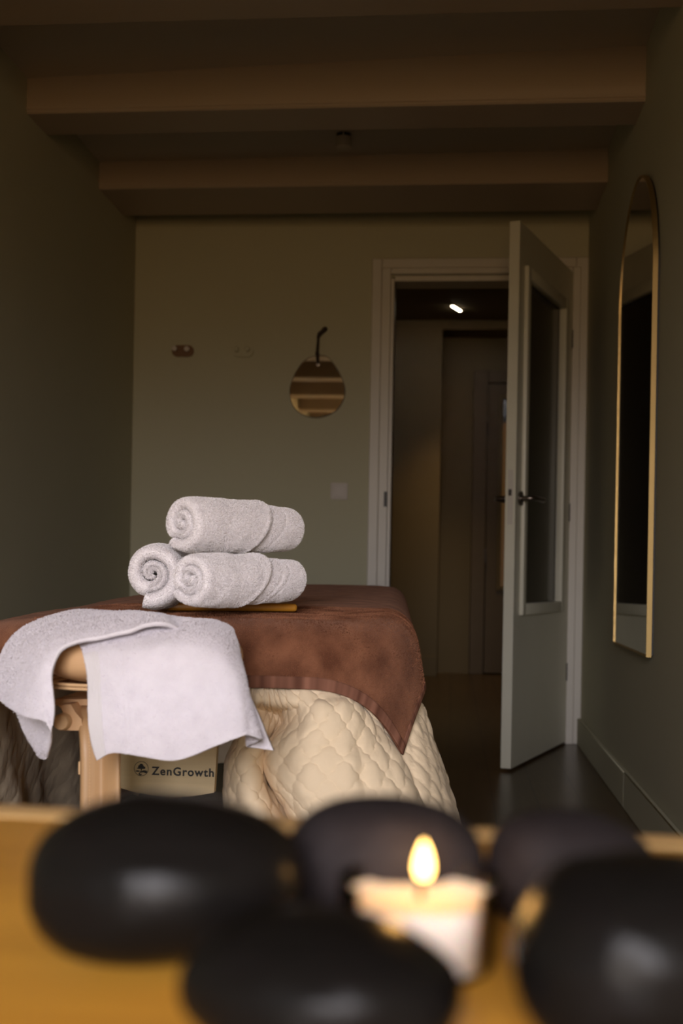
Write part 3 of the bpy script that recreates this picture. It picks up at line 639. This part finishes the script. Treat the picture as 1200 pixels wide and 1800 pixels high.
# ------------------------------------------------------------------ serving board and rolled towels
zb2 = float(ztop(np.array(-.05), np.array(.15))) + .0115
b0 = aY(292, 1076, 1.86); b1 = aY(523, 1068, 1.93); b0.z = b1.z = zb2
bd = (b1 - b0).normalized(); bl = (b1 - b0).length; bang = math.atan2(bd.y, bd.x)
bm = bmesh.new(); bx(bm, 0, bl, 0, .15, 0, .013, .005, 4)
board = fin('serving_board', bm, M['board']); board.location = (b0.x, b0.y, zb2 + .001); board.rotation_euler.z = bang
tag(board, 'honey brown wooden board under the stack of rolled towels', 'board')
ZBD = zb2 + .0136
def roll(name, label, L, R, turns, c, yaw, pitch, spin, flap, lines, squash=.95, seed=0, fuzz=120000, endvar=.006, flap_h=.005):
    nphi, r_in = int(64 * turns), .007
    phi = np.linspace(0, 2 * PI * turns, nphi); pitch_r = (R - r_in) / turns; th = pitch_r * .77
    rad = r_in + (R - r_in) * phi / phi[-1]
    nax = 110; s = np.linspace(-1, 1, nax)
    # cross-section of the sheet: outer face, rounded end, inner face, rounded end
    rings = []; nrm_out = []
    rng = np.random.default_rng(seed)
    hl = L / 2 - endvar * np.clip(1 - rad / R, 0, 1) * 2 + endvar * .5 * np.sin(phi * 1.7 + seed)
    hl2 = L / 2 - endvar * np.clip(1 - rad / R, 0, 1) + endvar * .5 * np.sin(phi * 1.3 + 2 + seed)
    last = np.clip((phi - (phi[-1] - 2 * PI * 1.02)) / .25, 0, 1)
    X = np.zeros((nphi, 2 * nax)); Rr = np.zeros((nphi, 2 * nax))
    er = th * .5
    for i in range(nphi):
        xo = np.where(s < 0, s * hl[i], s * hl2[i])
        endf = np.clip((np.abs(xo) - (np.where(s < 0, hl[i], hl2[i]) - er * 1.6)) / (er * 1.6), 0, 1)
        rnd = er * (1 - np.sqrt(np.clip(1 - endf ** 2, 0, 1)))
        taper = 1 - .10 * np.abs(s) ** 5
        ro_ = rad[i] * taper - rnd; ri_ = (rad[i] - th) * taper + rnd
        X[i, :nax] = xo; Rr[i, :nax] = ro_
        X[i, nax:] = xo[::-1]; Rr[i, nax:] = ri_[::-1]
    ph = phi[:, None] + spin + 0 * X
    # the tucked corner: a raised layer ending on a slanting line, with its woven band
    phw = (ph + PI) % (2 * PI) - PI
    f = flap(phw)
    stp = 1 / (1 + np.exp((X - f) / .0022)); edge = np.exp(-((X - f + .004) / .006) ** 2)
    Lm = last[:, None] * (np.arange(2 * nax) < nax)[None, :]
    Rr = Rr + Lm * (flap_h * stp + .0022 * edge)
    for off_, w_, d_ in lines:
        Rr = Rr - Lm * d_ * np.exp(-((X - f - off_) / w_) ** 2)
    py = Rr * np.cos(ph); pz = Rr * np.sin(ph) * squash
    V3 = np.stack([X, py, pz], -1)
    V3 += (pn(V3, 26, seed + .5) * .0022)[..., None] * np.stack([0 * X, np.cos(ph), np.sin(ph)], -1) + (pn(V3, 60, seed + 5.5) * .0007)[..., None]
    m2 = 2 * nax; idx = np.arange(nphi * m2).reshape(nphi, m2)
    nx = np.roll(idx, -1, axis=1)
    Fq = np.stack([idx[:-1], nx[:-1], nx[1:], idx[1:]], -1).reshape(-1, 4)
    V = V3.reshape(-1, 3)
    # outward directions for the terry loops
    Ndir = np.stack([np.where(np.abs(X) > L / 2 - .012, np.sign(X) * 1.0, 0), np.cos(ph), np.sin(ph)], -1)
    Ndir[:, nax:, 1:] *= -.3
    Nn = (Ndir / (np.linalg.norm(Ndir, axis=2, keepdims=True) + 1e-9)).reshape(-1, 3)
    # keep the loops where they show: the outermost turn and the ends of the inner ones
    show = (((np.arange(2 * nax) < nax)[None, :] & (last[:, None] > .05)) | (np.abs(X) > L / 2 - .016)).ravel()
    vis = show[Fq].all(axis=1)
    FV, FF = addfuzz(V, Fq[vis], Nn, fuzz, .0017, seed + 1)
    caps = [idx[0].tolist(), idx[-1][::-1].tolist()]
    me = bpy.data.meshes.new(name); me.from_pydata(np.concatenate([V, FV]).tolist(), [], Fq.tolist() + caps + (FF + len(V)).tolist())
    me.polygons.foreach_set('use_smooth', [True] * len(me.polygons))
    o = link(name, me, M['towel'])
    o.matrix_world = Matrix.Translation(c) @ Matrix.Rotation(yaw, 4, 'Z') @ Matrix.Rotation(pitch, 4, 'Y')
    return tag(o, label, 'towel', 'rolled white towels on the board')
def dirang(a, b): d = b - a; return math.atan2(d.y, d.x)
RR = .0455
def front_flap(o, k): return lambda p: o + k * np.sin(p * 1.0 - .4)
def place(name, label, n, f, zc, L, R, turns, spin, flap, lines, **kw):
    """n and f: picture coordinates and depth of the axis at its near and far end"""
    a, b = aY(*n), aY(*f); a.z = b.z = 0; m = (a + b) / 2
    return roll(name, label, L, R, turns, Vector((m.x, m.y, zc)), dirang(a, b), kw.pop('pitch', 0), spin, flap, lines, **kw)
place('rolled_towel', 'lower front rolled white towel resting along the wooden board', (337, 1018, 1.70), (508, 1010, 1.90), ZBD + .0415, .240, .0412, 2.5, -.6 - 2 * PI * 2.5,
      front_flap(.004, .026), [(.035, .0016, .0022), (.052, .0016, .0022), (.043, .003, -.001)], seed=1, endvar=-.002)
place('rolled_towel', 'rolled white towel lying on top of the other two', (325, 925, 1.76), (503, 935, 1.95), ZBD + .0415 + .0825, .245, .0440, 2.4, -.9 - 2 * PI * 2.4,
      front_flap(.018, .024), [(.040, .002, .0026)], seed=2, flap_h=.0055, endvar=-.002)
place('rolled_towel', 'rolled white towel at the left with its coiled end facing the camera', (264, 1000, 1.75), (306, 1000, 1.98), ZBD + .0465, .22, .0465, 2.2, -1.3 - 2 * PI * 2.2,
      front_flap(.06, .02), [], squash=1.06, seed=3, endvar=.004)

# ------------------------------------------------------------------ white towel over the headrest
RA = [
 [(140, 1092, 1.62), (190, 1088, 1.62), (250, 1086, 1.62), (312, 1086, 1.61), (350, 1090, 1.60), (380, 1096, 1.59), (398, 1103, 1.585), (403, 1106, 1.60), (402, 1106, 1.62), (404, 1107, 1.625)],
 [(133, 1122, 1.47), (185, 1112, 1.455), (245, 1104, 1.45), (312, 1099, 1.45), (352, 1097, 1.46), (384, 1103, 1.47), (403, 1112, 1.485), (409, 1117, 1.50), (408, 1117, 1.53), (411, 1119, 1.535)],
 [(146, 1146, 1.392), (190, 1138, 1.385), (245, 1132, 1.382), (312, 1128, 1.382), (356, 1127, 1.388), (390, 1130, 1.40), (409, 1136, 1.42), (415, 1139, 1.44), (413, 1139, 1.47), (417, 1141, 1.475)],
 [(153, 1180, 1.372), (195, 1176, 1.364), (248, 1172, 1.362), (314, 1170, 1.362), (362, 1168, 1.366), (398, 1168, 1.376), (416, 1172, 1.39), (423, 1175, 1.41), (420, 1176, 1.44), (425, 1177, 1.445)],
 [(156, 1230, 1.366), (196, 1228, 1.358), (250, 1226, 1.356), (316, 1222, 1.358), (368, 1218, 1.358), (406, 1214, 1.366), (424, 1216, 1.376), (433, 1218, 1.395), (428, 1220, 1.43), (440, 1222, 1.43)],
 [(158, 1275, 1.362), (198, 1273, 1.354), (252, 1272, 1.350), (318, 1266, 1.358), (375, 1258, 1.352), (413, 1252, 1.362), (430, 1253, 1.370), (444, 1256, 1.388), (434, 1260, 1.425), (459, 1266, 1.42)],
 [(163, 1306, 1.360), (200, 1302, 1.352), (253, 1303, 1.346), (320, 1302, 1.352), (380, 1288, 1.350), (418, 1276, 1.358), (433, 1276, 1.366), (452, 1281, 1.382), (437, 1290, 1.42), (470, 1295, 1.415)],
 [(172, 1336, 1.358), (200, 1323, 1.352), (252, 1330, 1.344), (312, 1336, 1.350), (380, 1311, 1.348), (420, 1296, 1.356), (435, 1293, 1.362), (458, 1301, 1.378), (438, 1312, 1.415), (481, 1319, 1.412)]]
GA = net([[tuple(P(*q)) for q in r_] for r_ in RA], 170, 190)
RB = [  # from the right tip over the top to the left hem: front edge ... outer silhouette
 [(319, 1113, 1.425), (316, 1108, 1.440), (312, 1102, 1.47), (306, 1096, 1.52), (300, 1092, 1.58)],
 [(290, 1100, 1.405), (290, 1094, 1.425), (288, 1089, 1.46), (286, 1085, 1.52), (284, 1083, 1.59)],
 [(256, 1099, 1.395), (254, 1090, 1.415), (250, 1085, 1.45), (246, 1081, 1.52), (243, 1079, 1.60)],
 [(228, 1109, 1.385), (224, 1098, 1.405), (218, 1089, 1.445), (210, 1082, 1.52), (204, 1077, 1.60)],
 [(184, 1119, 1.382), (180, 1105, 1.400), (174, 1093, 1.44), (166, 1083, 1.52), (160, 1076, 1.60)],
 [(144, 1125, 1.380), (140, 1110, 1.400), (134, 1097, 1.44), (126, 1086, 1.51), (122, 1079, 1.59)],
 [(112, 1137, 1.372), (104, 1122, 1.395), (95, 1110, 1.435), (84, 1098, 1.50), (78, 1090, 1.575)],
 [(97, 1156, 1.366), (84, 1142, 1.38), (70, 1128, 1.42), (52, 1113, 1.48), (42, 1104, 1.56)],
 [(91, 1184, 1.362), (72, 1174, 1.368), (50, 1160, 1.40), (28, 1142, 1.46), (17, 1130, 1.55)],
 [(94, 1214, 1.360), (72, 1208, 1.360), (46, 1196, 1.385), (14, 1174, 1.45), (1, 1158, 1.54)],
 [(96, 1244, 1.358), (74, 1236, 1.358), (44, 1226, 1.375), (8, 1204, 1.44), (-8, 1192, 1.53)],
 [(94, 1268, 1.358), (74, 1250, 1.356), (42, 1242, 1.372), (4, 1222, 1.435), (-10, 1212, 1.53)],
 [(89, 1288, 1.358), (79, 1268, 1.355), (42, 1258, 1.370), (2, 1232, 1.43), (-10, 1222, 1.53)]]
GB = net([[tuple(P(*q)) for q in r_] for r_ in RB], 190, 80)
RC = [[(20, 1228, 1.47), (50, 1240, 1.45), (78, 1250, 1.43), (92, 1258, 1.42)], [(30, 1254, 1.47), (54, 1268, 1.455), (76, 1276, 1.44), (90, 1280, 1.43)],
      [(45, 1284, 1.472), (62, 1292, 1.46), (78, 1298, 1.45), (89, 1302, 1.44)], [(61, 1310, 1.475), (71, 1314, 1.465), (80, 1318, 1.455), (87, 1320, 1.45)], [(74, 1329, 1.475), (79, 1331, 1.47), (82, 1331, 1.465), (86, 1329, 1.46)]]
GC = net([[tuple(P(*q)) for q in r_] for r_ in RC], 60, 50)
def terry(G, amp=.0004):
    return G + normals(G) * (pn(G, 22, 2.0) * .0035 + pn(G, 75, 6.0) * amp)[..., None]
def fuzzed(name, grids, mat_, count, length, thick):
    o = sheets(name, grids, mat_, thick=thick); return o
GA, GB, GC = terry(GA), terry(GB), terry(GC)
tcol = np.linspace(0, 9, GA.shape[1])                              # the woven band: three shallow grooves
gr = sum(np.exp(-((tcol - c_) / .035) ** 2) for c_ in (1.42, 1.58, 1.74))
GA = GA + np.array((0, 1, 0)) * (gr * .0011)[None, :, None]
dt = fuzzed('draped_towel', [GA, GB, GC], M['drape'], 0, 0, .0055)
tag(dt, 'white terry towel draped over the tan headrest in front of the brown towel', 'towel')
def hemstrip(G, cols, lift): return G[:, cols] + np.array((0, lift, 0))
hs = GA[-7:, :] + np.array((0, -.0032, 0)); hs2 = GA[:, 0:14] + np.array((0, -.0032, 0)); hs2 = hs2[45:]
sheets('hem_band', [hs2], M['hem'], dt, thick=.0016)
loops(dt, [GA, GB, GC], 120000, .0012, 5, M['drape'])

# ------------------------------------------------------------------ foreground table with stones and candle
ZF = HC - .132
f0, f1 = aZ(0, 1414, ZF), aZ(1200, 1470, ZF); fd = (f1 - f0).normalized(); fn = Vector((-fd.y, fd.x, 0)); fang = math.atan2(fd.y, fd.x)
fc = (f0 + f1) / 2
ft = tag(empty('side_table', (fc.x, fc.y, 0), fang), 'honey coloured wooden table in the foreground under the stones', 'table')
bm = bmesh.new(); bx(bm, -.85, .45, -.60, 0, ZF - .024, ZF, .004, 3); fin('tabletop', bm, M['fore'], ft)  # left end lengthened out of view, added to shade the bedspread behind
bm = bmesh.new(); bx(bm, -.8502, .4502, -.034, .0006, ZF - .0245, ZF + .0008, .0035, 3); fin('edge_band', bm, M['edge'], ft)
for x in (-.80, .40):
    for y in (-.56, -.04):
        bm = bmesh.new(); bx(bm, x - .02, x + .02, y - .02, y + .02, 0, ZF - .024, .003, 1); fin('leg', bm, M['fore'], ft)
def stone(px, py, Y, hw_, hd, hh, yaw, tilt, m, label, seed, ex=2.25, roll_=0.0):
    """px, py: where its base touches the table"""
    c = aZ(px, py, ZF); bm = bmesh.new(); bmesh.ops.create_icosphere(bm, subdivisions=5, radius=1)
    for v in bm.verts:
        p = v.co.copy(); q = Vector([math.copysign(abs(t) ** (2 / ex), t) for t in p])
        k = 1 + .05 * noise.noise(p * 1.3 + Vector((seed, 0, 0))) + .015 * noise.noise(p * 4 + Vector((seed, 3, 0)))
        v.co = Vector((q.x * hw_ * k * (1 - .10 * q.y), q.y * hd * k, q.z * hh * k * (1 - .08 * q.x)))
    bmesh.ops.transform(bm, matrix=Matrix.Rotation(yaw, 4, 'Z') @ Matrix.Rotation(tilt, 4, 'Y') @ Matrix.Rotation(roll_, 4, 'X'), verts=bm.verts)
    zm = min(v.co.z for v in bm.verts); o = fin('massage_stone', bm, m, angle=180)
    o.location = (c.x, c.y, ZF - zm - .0008)
    return tag(o, label, 'massage stone', 'black massage stones on the wooden table')
stone(290, 1678, 0, .0460, .036, .0272, math.radians(6), math.radians(-2), M['stone'], 'large black massage stone at the left, with a soft highlight', 1.0)
stone(667, 1625, 0, .0372, .028, .0245, math.radians(4), math.radians(-5), M['stone2'], 'matte black massage stone behind the candle', 2.0)
stone(1003, 1630, 0, .0322, .025, .0222, math.radians(-8), math.radians(2), M['stone2'], 'smallest dark massage stone behind the right hand one', 3.0)
stone(568, 1850, 0, .0375, .032, .0188, math.radians(-8), math.radians(2), M['stone'], 'black massage stone in front of the candle, cut by the bottom edge', 4.0)
stone(1140, 1850, 0, .0385, .036, .0272, math.radians(10), math.radians(-2), M['stone'], 'black massage stone at the right edge of the picture', 5.0)
cc = aZ(735, 1697, ZF)
cn = tag(empty('tealight', cc), 'lit white tealight candle in a clear cup among the black stones', 'candle')
bm = bmesh.new(); lathe(bm, [(0, .0005), (.0240, .0005), (.0256, .002), (.0272, .0295), (.0265, .0295), (.0252, .003), (0, .0022)], 64); fin('cup', bm, M['clearcup'], cn, angle=50)
bm = bmesh.new(); lathe(bm, [(0, .003), (.0246, .003), (.0258, .0225), (.0250, .0238), (.022, .0228), (.006, .0220), (0, .0222)], 64); fin('wax', bm, M['wax'], cn, angle=60)
bm = bmesh.new(); tube(bm, [(0, 0, .0225), (.0003, 0, .026), (.0010, 0, .0305)], [.0011, .0010, .0008], 10); fin('wick', bm, M['wick'], cn)
fh0, fh1 = .0290, .0290 + .0130
bm = bmesh.new(); prof = [(0, fh0)]
for k in range(1, 24):
    t = k / 24; prof.append((.0030 * math.sin(PI * t ** .62) ** .72 * (1 - .12 * t), fh0 + (fh1 - fh0) * t))
prof.append((0, fh1)); lathe(bm, prof, 32, (.0012, 0, 0)); fin('flame', bm, M['flame'], cn, angle=180)
cl = bpy.data.lights.new('candle_light', 'POINT'); co = bpy.data.objects.new('candle_light', cl); COL.objects.link(co)
co.parent = cn; co.location = (.001, 0, .042); cl.energy = .04; cl.color = (1, .50, .14); cl.shadow_soft_size = .006
